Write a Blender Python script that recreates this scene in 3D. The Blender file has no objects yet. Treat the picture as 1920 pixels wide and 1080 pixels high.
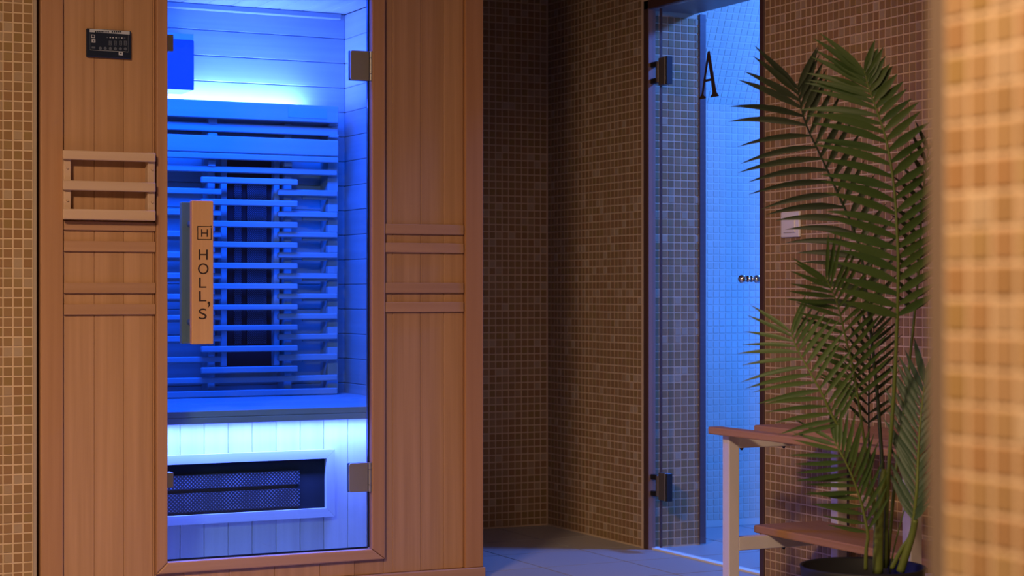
import bpy, bmesh, math, random
from mathutils import Vector, Matrix
random.seed(7)
scene = bpy.context.scene
COL = scene.collection

# ------------------------------------------------------------------ camera
F, HZ, CAMZ = 3490.0, 550.0, 0.88          # focal length (px of 1920), horizon row, eye height
YAW = math.radians(26.37)
S, C = math.sin(YAW), math.cos(YAW)
cd = bpy.data.cameras.new('camera')
cam = bpy.data.objects.new('camera', cd)
COL.objects.link(cam)
cam.location = (0, 0, CAMZ)
cam.rotation_euler = (math.pi / 2, 0, -YAW)
cd.sensor_width = 36.0
cd.lens = F / 1920 * 36
cd.shift_y = (HZ - 540) / 1920
cd.clip_start, cd.clip_end = 0.05, 60
cd.dof.use_dof = True
cd.dof.focus_distance = 5.35
cd.dof.aperture_fstop = 4.5
scene.camera = cam

# ------------------------------------------------------------------ world, lights, exposure
w = bpy.data.worlds.new('world'); scene.world = w
w.use_nodes = True
w.node_tree.nodes['Background'].inputs[0].default_value = (1.0, 0.58, 0.34, 1)
w.node_tree.nodes['Background'].inputs[1].default_value = 0.075
scene.view_settings.view_transform = 'Standard'
scene.view_settings.look = 'None'
scene.view_settings.gamma = 1
scene.view_settings.exposure = 0.0
scene.view_settings.use_curve_mapping = False

def area(name, loc, target, size, power, color, size_y=None, spread=None):
    l = bpy.data.lights.new(name, 'AREA')
    l.energy = power; l.color = color
    l.size = size
    if size_y:
        l.shape = 'RECTANGLE'; l.size_y = size_y
    if spread:
        l.spread = math.radians(spread)
    o = bpy.data.objects.new(name, l)
    COL.objects.link(o)
    o.location = loc
    o.rotation_euler = (Vector(target) - Vector(loc)).to_track_quat('-Z', 'Y').to_euler()
    return o

def spot(name, loc, target, power, color, angle=80, blend=0.6, radius=0.06):
    l = bpy.data.lights.new(name, 'SPOT')
    l.energy = power; l.color = color
    l.spot_size = math.radians(angle); l.spot_blend = blend; l.shadow_soft_size = radius
    o = bpy.data.objects.new(name, l)
    COL.objects.link(o)
    o.location = loc
    o.rotation_euler = (Vector(target) - Vector(loc)).to_track_quat('-Z', 'Y').to_euler()
    return o

WARM = (1.0, 0.70, 0.43)
area('corridor_light', (-0.3, 2.2, 2.40), (0.45, 3.7, 0.0), 0.5, 90, WARM, spread=118)
area('corridor_light', (0.0, 1.1, 2.32), (0.75, 1.2, 0.5), 0.4, 44, WARM, spread=130)
spot('bench_light', (2.35, 3.2, 2.42), (2.95, 3.85, 0.5), 15, (1.0, 0.60, 0.44), 92, 0.8, 0.08)
spot('doorway_fill', (2.15, 2.7, 2.42), (3.42, 5.5, 1.05), 48, (1.0, 0.66, 0.46), 31, 0.9, 0.05)  # added spot without a fixture, lifts the jamb and back wall
BLUE = (0.0, 0.085, 1.0)
# the cabin's coloured lamps and strips
area('cabin_ceiling_light', (1.75, 5.44, 1.83), (1.75, 5.72, 0.7), 0.95, 72, BLUE, 0.25)
area('cabin_top_strip', (1.74, 6.125, 1.505), (1.74, 6.14, 2.2), 0.98, 36, (0.125, 0.20, 1.0), 0.02)
area('cabin_bench_strip', (1.79, 5.44, 0.48), (1.79, 5.49, 0.0), 1.1, 28, (0.12, 0.165, 1.0), 0.02)
# the steam room's lamp
area('steam_room_light', (4.25, 4.95, 2.22), (4.1, 5.5, 0.6), 0.22, 78, (0.05, 0.20, 1.0))
area('steam_room_light', (4.75, 4.85, 0.75), (4.0, 5.94, 0.6), 0.3, 28, (0.01, 0.17, 1.0))  # added low fill, evens the blue on the lower wall and jamb

# ------------------------------------------------------------------ helpers
def mapX(x, Y):        # X of the point on plane Y seen in column x
    u = (x - 960) / F
    return Y * (S + u * C) / (C - u * S)
def depY(x, Y):
    u = (x - 960) / F
    return Y / (C - u * S)
def mapYonX(x, X):
    u = (x - 960) / F
    return X * (C - u * S) / (S + u * C)
def depX(x, X):
    u = (x - 960) / F
    return X / (S + u * C)
def zat(y, d):
    return CAMZ - (y - HZ) * d / F
def zY(x, y, Y):
    return zat(y, depY(x, Y))
def zX(x, y, X):
    return zat(y, depX(x, X))
def pt(x, y, d):       # point at depth d along the view axis
    u = (x - 960) / F
    return Vector((d * (S + u * C), d * (C - u * S), zat(y, d)))

WORLD = {}
def wloc(o):
    return WORLD.get(o.name, Vector((0, 0, 0))) if o else Vector((0, 0, 0))

def link_at(o, loc, parent):
    COL.objects.link(o)
    if parent:
        o.parent = parent
        o.location = Vector(loc) - wloc(parent)
    else:
        o.location = loc
    WORLD[o.name] = Vector(loc)
    return o

def empty(name, loc, label=None, cat=None, group=None, kind=None, parent=None):
    o = bpy.data.objects.new(name, None)
    o.empty_display_size = 0.1
    link_at(o, loc, parent)
    if label: o['label'] = label
    if cat: o['category'] = cat
    if group: o['group'] = group
    if kind: o['kind'] = kind
    return o

def build(name, bm, mat, parent=None, kind=None, label=None, smooth=False, cat=None):
    vs = [v.co for v in bm.verts]
    lo = Vector((min(v.x for v in vs), min(v.y for v in vs), min(v.z for v in vs)))
    hi = Vector((max(v.x for v in vs), max(v.y for v in vs), max(v.z for v in vs)))
    c = (lo + hi) / 2
    if parent is None: c.z = lo.z
    bmesh.ops.translate(bm, verts=bm.verts, vec=-c)
    me = bpy.data.meshes.new(name)
    bm.normal_update()
    bm.to_mesh(me); bm.free()
    mats = mat if isinstance(mat, (list, tuple)) else [mat]
    for m in mats: me.materials.append(m)
    if smooth:
        for p in me.polygons: p.use_smooth = True
    o = bpy.data.objects.new(name, me)
    link_at(o, c, parent)
    if kind: o['kind'] = kind
    if label: o['label'] = label
    if cat: o['category'] = cat
    return o

def add_box(bm, x0, x1, y0, y1, z0, z1, bev=0.0, seg=1):
    b = bmesh.new()
    bmesh.ops.create_cube(b, size=1)
    x0, x1 = sorted((x0, x1)); y0, y1 = sorted((y0, y1)); z0, z1 = sorted((z0, z1))
    for v in b.verts:
        v.co = Vector(((x0 + x1) / 2 + v.co.x * (x1 - x0), (y0 + y1) / 2 + v.co.y * (y1 - y0), (z0 + z1) / 2 + v.co.z * (z1 - z0)))
    if bev > 0:
        bmesh.ops.bevel(b, geom=list(b.edges), offset=bev, segments=seg, profile=0.5, affect='EDGES')
    me = bpy.data.meshes.new('tmp'); b.to_mesh(me); b.free()
    bm.from_mesh(me); bpy.data.meshes.remove(me)
    return bm

def box(name, x0, x1, y0, y1, z0, z1, mat, parent=None, bev=0.0, seg=1, **k):
    return build(name, add_box(bmesh.new(), x0, x1, y0, y1, z0, z1, bev, seg), mat, parent, **k)

def add_cyl(bm, p0, p1, r0, r1=None, n=16):
    p0, p1 = Vector(p0), Vector(p1)
    r1 = r0 if r1 is None else r1
    d = (p1 - p0)
    M = Matrix.Translation((p0 + p1) / 2) @ d.to_track_quat('Z', 'Y').to_matrix().to_4x4()
    bmesh.ops.create_cone(bm, cap_ends=True, segments=n, radius1=r0, radius2=r1, depth=d.length, matrix=M)
    return bm

def add_prism(bm, pts, ax, a0, a1):
    """closed polygon pts (2D) extruded along axis ax ('x','y','z') from a0 to a1"""
    def p3(p, a):
        if ax == 'x': return (a, p[0], p[1])
        if ax == 'y': return (p[0], a, p[1])
        return (p[0], p[1], a)
    A = [bm.verts.new(p3(p, a0)) for p in pts]
    B = [bm.verts.new(p3(p, a1)) for p in pts]
    n = len(pts)
    bm.faces.new(A); bm.faces.new(B[::-1])
    for i in range(n):
        bm.faces.new((A[i], B[i], B[(i + 1) % n], A[(i + 1) % n]))
    bmesh.ops.recalc_face_normals(bm, faces=bm.faces)
    return bm

def tube(bm, pts, radii, n=8):
    pts = [Vector(p) for p in pts]
    rings = []
    up = Vector((0.31, 0.9, 0.2)).normalized()
    for i, p in enumerate(pts):
        t = (pts[min(i + 1, len(pts) - 1)] - pts[max(i - 1, 0)]).normalized()
        a = t.cross(up).normalized(); b = t.cross(a)
        r = radii[i]
        rings.append([bm.verts.new(p + a * (r * math.cos(2 * math.pi * k / n)) + b * (r * math.sin(2 * math.pi * k / n))) for k in range(n)])
    for i in range(len(rings) - 1):
        for k in range(n):
            bm.faces.new((rings[i][k], rings[i][(k + 1) % n], rings[i + 1][(k + 1) % n], rings[i + 1][k]))
    bm.faces.new(rings[0][::-1]); bm.faces.new(rings[-1])
    bmesh.ops.recalc_face_normals(bm, faces=bm.faces)
    return bm

# ------------------------------------------------------------------ materials
def new_mat(name):
    m = bpy.data.materials.new(name); m.use_nodes = True
    nt = m.node_tree
    return m, nt, nt.nodes['Principled BSDF'], nt.links

def plain(name, color, rough=0.5, metal=0.0, spec=0.5):
    m, nt, b, L = new_mat(name)
    b.inputs['Base Color'].default_value = (*color, 1)
    b.inputs['Roughness'].default_value = rough
    b.inputs['Metallic'].default_value = metal
    b.inputs['Specular IOR Level'].default_value = spec
    return m

def wood(name, light, dark, axis='z', rough=0.55, scale=1.0, tint=0.14, spec=0.25):
    m, nt, b, L = new_mat(name)
    N = nt.nodes
    tc = N.new('ShaderNodeTexCoord')
    oi = N.new('ShaderNodeObjectInfo')
    mul = N.new('ShaderNodeVectorMath'); mul.operation = 'MULTIPLY_ADD'
    comb = N.new('ShaderNodeCombineXYZ')
    k = N.new('ShaderNodeMath'); k.operation = 'MULTIPLY'; k.inputs[1].default_value = 37.0
    L.new(oi.outputs['Random'], k.inputs[0])
    for i in range(3): L.new(k.outputs[0], comb.inputs[i])
    st = {'z': (60, 60, 1.6), 'x': (1.6, 60, 60), 'y': (60, 1.6, 60)}[axis]
    mul.inputs[1].default_value = tuple(s * scale for s in st)
    L.new(tc.outputs['Object'], mul.inputs[0]); L.new(comb.outputs[0], mul.inputs[2])
    n1 = N.new('ShaderNodeTexNoise'); n1.inputs['Scale'].default_value = 1.0; n1.inputs['Detail'].default_value = 5; n1.inputs['Roughness'].default_value = 0.6
    L.new(mul.outputs[0], n1.inputs['Vector'])
    n2 = N.new('ShaderNodeTexNoise'); n2.inputs['Scale'].default_value = 0.25; n2.inputs['Detail'].default_value = 2
    L.new(mul.outputs[0], n2.inputs['Vector'])
    mx = N.new('ShaderNodeMath'); mx.operation = 'MULTIPLY_ADD'; mx.inputs[1].default_value = 0.5
    L.new(n1.outputs['Fac'], mx.inputs[0])
    h = N.new('ShaderNodeMath'); h.operation = 'MULTIPLY'; h.inputs[1].default_value = 0.5
    L.new(n2.outputs['Fac'], h.inputs[0]); L.new(h.outputs[0], mx.inputs[2])
    r = N.new('ShaderNodeValToRGB')
    r.color_ramp.elements[0].position = 0.32; r.color_ramp.elements[0].color = (*dark, 1)
    r.color_ramp.elements[1].position = 0.68; r.color_ramp.elements[1].color = (*light, 1)
    L.new(mx.outputs[0], r.inputs[0])
    hs = N.new('ShaderNodeHueSaturation')
    v = N.new('ShaderNodeMath'); v.operation = 'MULTIPLY_ADD'; v.inputs[1].default_value = tint; v.inputs[2].default_value = 1 - tint / 2
    L.new(oi.outputs['Random'], v.inputs[0]); L.new(v.outputs[0], hs.inputs['Value'])
    L.new(r.outputs[0], hs.inputs['Color'])
    L.new(hs.outputs[0], b.inputs['Base Color'])
    b.inputs['Roughness'].default_value = rough
    b.inputs['Specular IOR Level'].default_value = spec
    bp = N.new('ShaderNodeBump'); bp.inputs['Strength'].default_value = 0.08; bp.inputs['Distance'].default_value = 0.002
    L.new(n1.outputs['Fac'], bp.inputs['Height']); L.new(bp.outputs[0], b.inputs['Normal'])
    return m

def tile_mat(name, cols, island, rough=0.35):
    m, nt, b, L = new_mat(name)
    N = nt.nodes
    if island:
        src = N.new('ShaderNodeNewGeometry').outputs['Random Per Island']
    else:
        src = N.new('ShaderNodeObjectInfo').outputs['Random']
    r = N.new('ShaderNodeValToRGB')
    el = r.color_ramp.elements
    el[0].position = 0.0; el[0].color = (*cols[0], 1)
    el[1].position = 1.0; el[1].color = (*cols[-1], 1)
    for i, c in enumerate(cols[1:-1]):
        e = el.new((i + 1) / (len(cols) - 1)); e.color = (*c, 1)
    L.new(src, r.inputs[0])
    L.new(r.outputs[0], b.inputs['Base Color'])
    b.inputs['Roughness'].default_value = rough
    b.inputs['Specular IOR Level'].default_value = 0.22
    return m

def glass(name, tint=(0.95, 0.97, 0.97), ior=1.4):
    m = bpy.data.materials.new(name); m.use_nodes = True
    nt = m.node_tree; N = nt.nodes; L = nt.links
    N.remove(N['Principled BSDF'])
    t = N.new('ShaderNodeBsdfTransparent'); t.inputs[0].default_value = (*tint, 1)
    g = N.new('ShaderNodeBsdfGlossy'); g.inputs['Roughness'].default_value = 0.02
    lw_ = N.new('ShaderNodeLayerWeight')
    pw = N.new('ShaderNodeMath'); pw.operation = 'POWER'; pw.inputs[1].default_value = 5.0
    L.new(lw_.outputs['Facing'], pw.inputs[0])
    f = N.new('ShaderNodeMath'); f.operation = 'MULTIPLY_ADD'; f.inputs[1].default_value = 0.95; f.inputs[2].default_value = 0.03
    L.new(pw.outputs[0], f.inputs[0])
    mx = N.new('ShaderNodeMixShader')
    L.new(f.outputs[0], mx.inputs[0]); L.new(t.outputs[0], mx.inputs[1]); L.new(g.outputs[0], mx.inputs[2])
    L.new(mx.outputs[0], N['Material Output'].inputs[0])
    return m

def perforated(name, pitch, ax):
    """dark steel with rows of small pale punched rims; ax = the two in-plane axes"""
    m, nt, b, L = new_mat(name)
    N = nt.nodes
    tc = N.new('ShaderNodeTexCoord')
    sep = N.new('ShaderNodeSeparateXYZ'); L.new(tc.outputs['Object'], sep.inputs[0])
    def wave(out):
        a = N.new('ShaderNodeMath'); a.operation = 'MULTIPLY'; a.inputs[1].default_value = 2 * math.pi / pitch
        L.new(out, a.inputs[0]); return a.outputs[0]
    u, v = wave(sep.outputs[ax[0]]), wave(sep.outputs[ax[1]])
    su = N.new('ShaderNodeMath'); su.operation = 'COSINE'; L.new(u, su.inputs[0])
    sv = N.new('ShaderNodeMath'); sv.operation = 'COSINE'; L.new(v, sv.inputs[0])
    p = N.new('ShaderNodeMath'); p.operation = 'ADD'; L.new(su.outputs[0], p.inputs[0]); L.new(sv.outputs[0], p.inputs[1])
    a = N.new('ShaderNodeMath'); a.operation = 'ABSOLUTE'; L.new(p.outputs[0], a.inputs[0])
    g = N.new('ShaderNodeMath'); g.operation = 'GREATER_THAN'; g.inputs[1].default_value = 1.42; L.new(a.outputs[0], g.inputs[0])
    mx = N.new('ShaderNodeMix'); mx.data_type = 'RGBA'
    mx.inputs['A'].default_value = (0.006, 0.0065, 0.008, 1); mx.inputs['B'].default_value = (0.15, 0.16, 0.18, 1)
    L.new(g.outputs[0], mx.inputs['Factor']); L.new(mx.outputs['Result'], b.inputs['Base Color'])
    b.inputs['Roughness'].default_value = 0.45
    return m

M_PLANK = wood('hemlock_panel', (0.47, 0.262, 0.14), (0.335, 0.175, 0.085))
M_STILE = wood('hemlock_frame', (0.41, 0.215, 0.112), (0.32, 0.157, 0.076))
M_POST = wood('hemlock_post', (0.42, 0.205, 0.085), (0.34, 0.155, 0.06))
M_TRIM = wood('hemlock_trim', (0.44, 0.245, 0.14), (0.355, 0.185, 0.10), 'x')
M_RACK = wood('pale_rack_wood', (0.56, 0.385, 0.265), (0.49, 0.32, 0.21), 'x')
M_HANDLE = wood('handle_wood', (0.60, 0.34, 0.165), (0.46, 0.24, 0.11))
M_INH = wood('cabin_wood_horizontal', (0.47, 0.42, 0.36), (0.39, 0.345, 0.29), 'x', tint=0.08)  # cabin woods greyed from brown so warm light adds less red inside
M_INY = wood('cabin_wood_side', (0.47, 0.42, 0.36), (0.39, 0.345, 0.29), 'y', tint=0.08)
M_INV = wood('cabin_wood_vertical', (0.47, 0.42, 0.36), (0.39, 0.345, 0.29), 'z', tint=0.10)
M_SLAT = wood('cabin_slat_wood', (0.47, 0.42, 0.36), (0.39, 0.345, 0.29), 'x', tint=0.05)
M_BSLAT = wood('bench_slat_wood', (0.38, 0.20, 0.10), (0.30, 0.15, 0.07), 'y', spec=0.1)
M_BLACK = plain('black_metal', (0.008, 0.008, 0.009), 0.5)
M_DARK = plain('dark_recess', (0.004, 0.004, 0.005), 0.9)
M_STEEL = plain('brushed_steel', (0.30, 0.28, 0.275), 0.42, 0.55)
M_CHROME = plain('chrome', (0.8, 0.8, 0.82), 0.12, 1.0)
M_BRONZE = plain('dark_hinge_metal', (0.13, 0.105, 0.09), 0.4, 0.3)
M_INK = plain('burnt_ink', (0.035, 0.015, 0.008), 0.8)
M_GLASS = glass('clear_glass')
M_GLASSD = glass('tinted_cabin_glass', (0.64, 0.83, 0.98))  # tint added to filter warm light and keep the interior blue
M_WHITE = plain('white_powder_coat', (0.62, 0.56, 0.55), 0.5)
M_FRAME = plain('dark_brown_frame', (0.075, 0.035, 0.028), 0.45)
M_JAMB = plain('mauve_frame_side', (0.20, 0.125, 0.105), 0.45)
M_GROUT = plain('grout', (0.57, 0.41, 0.27), 0.8, 0.0, 0.2)
M_GROUT2 = plain('steam_grout', (0.57, 0.495, 0.405), 0.8)
TILE_COLS = [(0.29, 0.175, 0.08), (0.25, 0.147, 0.066), (0.275, 0.147, 0.066), (0.3, 0.19, 0.092), (0.26, 0.16, 0.062), (0.27, 0.15, 0.07), (0.285, 0.165, 0.078), (0.31, 0.195, 0.105), (0.38, 0.27, 0.17)]
M_TILE = tile_mat('mosaic_tile', TILE_COLS, False)
M_TILES = tile_mat('mosaic_tiles_far', TILE_COLS, True)
ST = [(0.50, 0.43, 0.34), (0.47, 0.40, 0.31), (0.52, 0.45, 0.36)]
M_STILE1 = tile_mat('steam_tile', ST, False); M_STILES = tile_mat('steam_tiles_far', ST, True)
FT = [(0.36, 0.33, 0.31), (0.34, 0.31, 0.29), (0.38, 0.345, 0.32)]
M_FTILE = tile_mat('floor_tile', FT, False, 0.42)
M_FGROUT = plain('floor_grout', (0.035, 0.03, 0.03), 0.95, 0.0, 0.1)
M_CEIL = plain('ceiling_paint', (0.32, 0.28, 0.25), 0.9)
M_EDGE = plain('wall_edge_trim', (0.36, 0.27, 0.19), 0.5)
M_POT = plain('black_pot', (0.010, 0.010, 0.013), 0.6, 0.0, 0.25)
M_SOIL = plain('dark_soil', (0.004, 0.0035, 0.003), 0.95)

def leafmat(name, c0, c1):
    m, nt, b, L = new_mat(name)
    N = nt.nodes
    oi = N.new('ShaderNodeObjectInfo')
    r = N.new('ShaderNodeValToRGB')
    r.color_ramp.elements[0].color = (*c0, 1); r.color_ramp.elements[1].color = (*c1, 1)
    L.new(oi.outputs['Random'], r.inputs[0]); L.new(r.outputs[0], b.inputs['Base Color'])
    b.inputs['Roughness'].default_value = 0.48
    b.inputs['Specular IOR Level'].default_value = 0.3
    return m
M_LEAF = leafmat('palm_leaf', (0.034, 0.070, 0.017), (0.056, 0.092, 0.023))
M_LEAF_SHADE = leafmat('palm_leaf_shaded', (0.016, 0.026, 0.012), (0.025, 0.036, 0.014))  # palm leaf again, with the shade of its unlit side in the colour
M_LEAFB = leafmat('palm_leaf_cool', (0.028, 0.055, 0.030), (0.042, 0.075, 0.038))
M_STEM = leafmat('palm_stem', (0.085, 0.115, 0.022), (0.115, 0.14, 0.03))

# ------------------------------------------------------------------ mosaic walls
P = 0.027          # tile pitch
TS = 0.0232        # tile face
TH = 0.0016        # tile height over the grout
_tile_cache = {}
def tile_verts(o, e1, e2, n, s=TS, h=TH):
    k = s / 2; q = k - 0.0009
    vs = [o - e1 * k - e2 * k, o + e1 * k - e2 * k, o + e1 * k + e2 * k, o - e1 * k + e2 * k]
    vs += [o - e1 * q - e2 * q + n * h, o + e1 * q - e2 * q + n * h, o + e1 * q + e2 * q + n * h, o - e1 * q + e2 * q + n * h]
    return vs
TF = [(4, 5, 6, 7), (0, 1, 5, 4), (1, 2, 6, 5), (2, 3, 7, 6), (3, 0, 4, 7)]

def mosaic(parent, origin, e1, e2, n1, n2, pick, matO=None, matS=None, limit=300, skip=None, pitch=P):
    """tile grid on the plane (origin; e1, e2): tiles that pick() scores become objects, the rest one joined part"""
    matO = matO or M_TILE; matS = matS or M_TILES
    origin = Vector(origin); e1 = Vector(e1); e2 = Vector(e2)
    n = e1.cross(e2).normalized()
    cells = []
    for i in range(n1):
        for j in range(n2):
            c = origin + e1 * ((i + 0.5) * pitch) + e2 * ((j + 0.5) * pitch)
            if skip and skip(c): continue
            cells.append((pick(c), c))
    good = sorted([x for x in cells if x[0] is not None], key=lambda x: x[0])[:limit]
    gid = set(id(x) for x in good)
    key = (tuple(round(a, 3) for a in (*e1, *e2)), matO.name)
    s = TS * pitch / P
    if key not in _tile_cache:
        me = bpy.data.meshes.new('tile')
        me.from_pydata([tuple(v) for v in tile_verts(Vector((0, 0, 0)), e1, e2, n, s)], [], TF)
        me.materials.append(matO); me.update()
        _tile_cache[key] = me
    me = _tile_cache[key]
    for _, c in good:
        o = bpy.data.objects.new('tile', me)
        COL.objects.link(o); o.parent = parent
        o.location = c + n * random.uniform(-0.0002, 0.0003) - wloc(parent)
    V, Fc = [], []
    base = wloc(parent)
    for x in cells:
        if id(x) in gid: continue
        k = len(V)
        V += [tuple(v - base) for v in tile_verts(x[1], e1, e2, n, s)]
        Fc += [tuple(a + k for a in f) for f in TF]
    if V:
        me2 = bpy.data.meshes.new('small_tiles'); me2.from_pydata(V, [], Fc); me2.materials.append(matS); me2.update()
        o = bpy.data.objects.new('small_tiles', me2)
        COL.objects.link(o); o.parent = parent; o['kind'] = 'stuff'

def proj(p):
    dx, dy = p.x, p.y
    d = dx * S + dy * C
    return 960 + F * (dx * C - dy * S) / d, HZ - F * (p.z - CAMZ) / d, d
def seen(x0, x1, y0=-8, y1=1088, bias=None):
    def f(c):
        x, y, d = proj(c)
        if d > 0.3 and x0 <= x <= x1 and y0 <= y <= y1:
            return d
        return None
    return f

X_, Y_, Z_ = Vector((1, 0, 0)), Vector((0, 1, 0)), Vector((0, 0, 1))
XW, YB, YL, CEIL = 3.26, 6.272, 5.19, 2.45
NR = int(CEIL / P)

# floor with square tiles
fl = box('floor', -1.6, XW + 0.02, -1.2, YB + 0.2, -0.08, -0.003, M_FGROUT, kind='structure')
FP = 0.309
def floor_tiles(parent, x0, x1, y0, y1, xr, yr, mat):
    i0 = math.floor((x0 - xr) / FP); i1 = math.ceil((x1 - xr) / FP)
    j0 = math.floor((y0 - yr) / FP); j1 = math.ceil((y1 - yr) / FP)
    for i in range(i0, i1):
        for j in range(j0, j1):
            a0, a1 = max(x0, xr + i * FP), min(x1, xr + (i + 1) * FP)
            b0, b1 = max(y0, yr + j * FP), min(y1, yr + (j + 1) * FP)
            if a1 - a0 < 0.01 or b1 - b0 < 0.01: continue
            box('floor_tile', a0 + 0.0028, a1 - 0.0028, b0 + 0.0028, b1 - 0.0028, -0.006, 0.0, mat, parent)
floor_tiles(fl, -1.3, XW + 0.015, 1.6, YB, 2.741, 5.31, M_FTILE)
box('ceiling', -1.6, 5.3, -1.2, YB + 0.2, CEIL, CEIL + 0.08, M_CEIL, kind='structure')

# left wall: front at YL, ends just before the cabin
XL1 = mapX(61.5, YL)
wl = box('wall_left', -1.6, XL1, YL, YL + 0.12, 0, CEIL, M_GROUT, kind='structure')
ncl = 40
mosaic(wl, (XL1 - ncl * P, YL, 0.004), X_, Z_, ncl, NR, seen(-12, 66))
box('trim_1', XL1 + 0.0005, mapX(68, YL), YL - 0.004, YL + 0.12, 0, CEIL, M_EDGE, kind='structure')
# outer wall behind the camera's left, closing the corridor
box('wall_far_left', -1.7, -1.6, -1.2, YL + 0.12, 0, CEIL, M_GROUT, kind='structure')

# back wall
wb = box('wall_back', 1.0, XW + 0.25, YB, YB + 0.15, 0, CEIL, M_GROUT, kind='structure')
mosaic(wb, (XW - 0.003 - 28 * P, YB, 0.004), X_, Z_, 28, NR, seen(905, 1032))

# right wall with the doorway
YD1 = mapYonX(1209, XW)      # left edge of doorway (outer frame edge)
YD0 = mapYonX(1434, XW)      # right edge
ZD = 1.885
wt = 0.20
bm = bmesh.new()
add_box(bm, XW, XW + wt, YD1 + 0.002, YB - 0.001, 0, CEIL)
add_box(bm, XW, XW + wt, 2.2, YD0 - 0.002, 0, CEIL)
add_box(bm, XW, XW + wt, YD0 - 0.002, YD1 + 0.002, ZD + 0.002, CEIL)
wr = build('wall_right', bm, M_GROUT, kind='structure')
# tiles run along -Y so that e1 x e2 points to -X
def pick_right(c):
    x, y, d = proj(c)
    if 1436 <= x <= 1737 and -8 <= y <= 1085:
        hidden = (1500 < x and 230 < y) or (x > 1420 and 790 < y < 860) or y > 980
        return d + (4 if hidden else 0)
    return None
def in_door(c):
    return YD0 - 0.009 < c.y < YD1 + 0.009 and c.z < ZD + 0.012
nA = int((YB - YD1) / P)
mosaic(wr, (XW, YB - 0.004, 0.004), -Y_, Z_, nA, NR, lambda c: None)
nB = int((YD0 - 2.25) / P)
mosaic(wr, (XW, YD0 - 0.004, 0.004), -Y_, Z_, nB, NR, pick_right)
nH = int((YD1 - YD0) / P) + 1
mosaic(wr, (XW, YB - 0.004 - nA * P, 0.004), -Y_, Z_, nH, NR, lambda c: None, skip=lambda c: c.z < ZD + 0.015)

# tiled reveal of the doorway (left jamb), facing the camera side
YJ = YD1 - 0.004
XJ0, XJ1 = mapX(1228, YJ), mapX(1311, YJ)
rv = box('wall_reveal', XJ0 - 0.012, XJ1 + 0.004, YJ, YD1, 0, ZD - 0.03, M_GROUT, kind='structure')
mosaic(rv, (mapX(1226.6, YJ), YJ, 0.004), X_, Z_, 7, int((ZD - 0.035) / P), seen(1220, 1316))
# soffit over the doorway
box('trim_2', XW + 0.005, XW + wt, YD0, YD1, ZD - 0.03, ZD, M_JAMB, kind='structure')
# right reveal
box('trim_3', XW + 0.03, XW + wt, YD0 - 0.001, YD0 + 0.004, 0, ZD - 0.031, M_GROUT, kind='structure')

# door frame, glass door, hinges, knob, letter
YF1 = mapYonX(1217, XW)
def frame_bm():
    bm = bmesh.new()
    add_box(bm, XW - 0.004, XW + 0.024, YF1, YD1 + 0.002, 0, ZD + 0.001, 0.001)
    add_box(bm, XW - 0.004, XW + 0.024, YD0 - 0.002, YD0 + 0.024, 0, ZD + 0.001, 0.001)
    add_box(bm, XW - 0.004, XW + 0.024, YD0, YD1, ZD - 0.029, ZD + 0.001, 0.001)
    return bm
dr = build('door_1', frame_bm(), M_FRAME, kind='structure')
box('jamb_lining', XW - 0.002, XW + 0.0245, YF1 - 0.0015, YF1 + 0.001, 0, ZD - 0.03, M_JAMB, dr)
# stop strip at the back of the left jamb
box('door_stop', XJ1, mapX(1323, YJ - 0.004), YJ - 0.006, YD1, 0.004, ZD - 0.03, plain('dark_stop', (0.085, 0.06, 0.07), 0.4), dr)
XG = XW + 0.012
YG1 = mapYonX(1238, XG)
gp = box('glass_pane', XG, XG + 0.008, YD0 + 0.026, YG1, 0.012, ZD - 0.033, M_GLASS, dr)
box('glass_side_strip', XG, XG + 0.008, YG1 + 0.004, YF1 - 0.003, 0.012, ZD - 0.033, M_GLASS, dr)
box('glass_seal', XG - 0.0005, XG + 0.0085, YG1 + 0.0005, YG1 + 0.0035, 0.012, ZD - 0.033, M_FRAME, dr)
def door_hinge(yt, yb):
    z1, z0 = zX(1245, yt, XG), zX(1245, yb, XG)
    hy1, hy0 = mapYonX(1231, XG), mapYonX(1249, XG)
    h = box('hinge', XG - 0.006, XG + 0.014, hy0, YG1 + 0.004, z0, z1, M_BRONZE, dr, 0.002)
    ym = (YG1 + hy1) / 2
    bm = bmesh.new()
    add_cyl(bm, (XG + 0.002, YG1 + 0.012, z0 + 0.012), (XG + 0.002, YG1 + 0.012, z1 - 0.012), 0.011, n=14)
    build('hinge_barrel', bm, M_BRONZE, h)
    bm = bmesh.new()
    add_box(bm, XG - 0.008, XG + 0.01, YG1 + 0.012, YF1 - 0.001, z1 - 0.028, z1 - 0.010, 0.002)
    build('hinge_arm', bm, M_BLACK, h)
    bm = bmesh.new()
    add_box(bm, XG - 0.008, XG + 0.01, YG1 + 0.012, YF1 - 0.001, z0 + 0.010, z0 + 0.028, 0.002)
    build('hinge_arm', bm, M_BLACK, h)
    box('hinge_edge', XG - 0.0075, XG + 0.0155, hy0 - 0.006, hy0 - 0.0005, z0, z1, M_STEEL, h, 0.001)
    box('hinge_edge', XG - 0.0075, XG + 0.0155, hy0 - 0.016, hy0 - 0.0065, z0, z1, M_BLACK, h, 0.001)
door_hinge(107, 159); door_hinge(887, 939)
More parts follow.
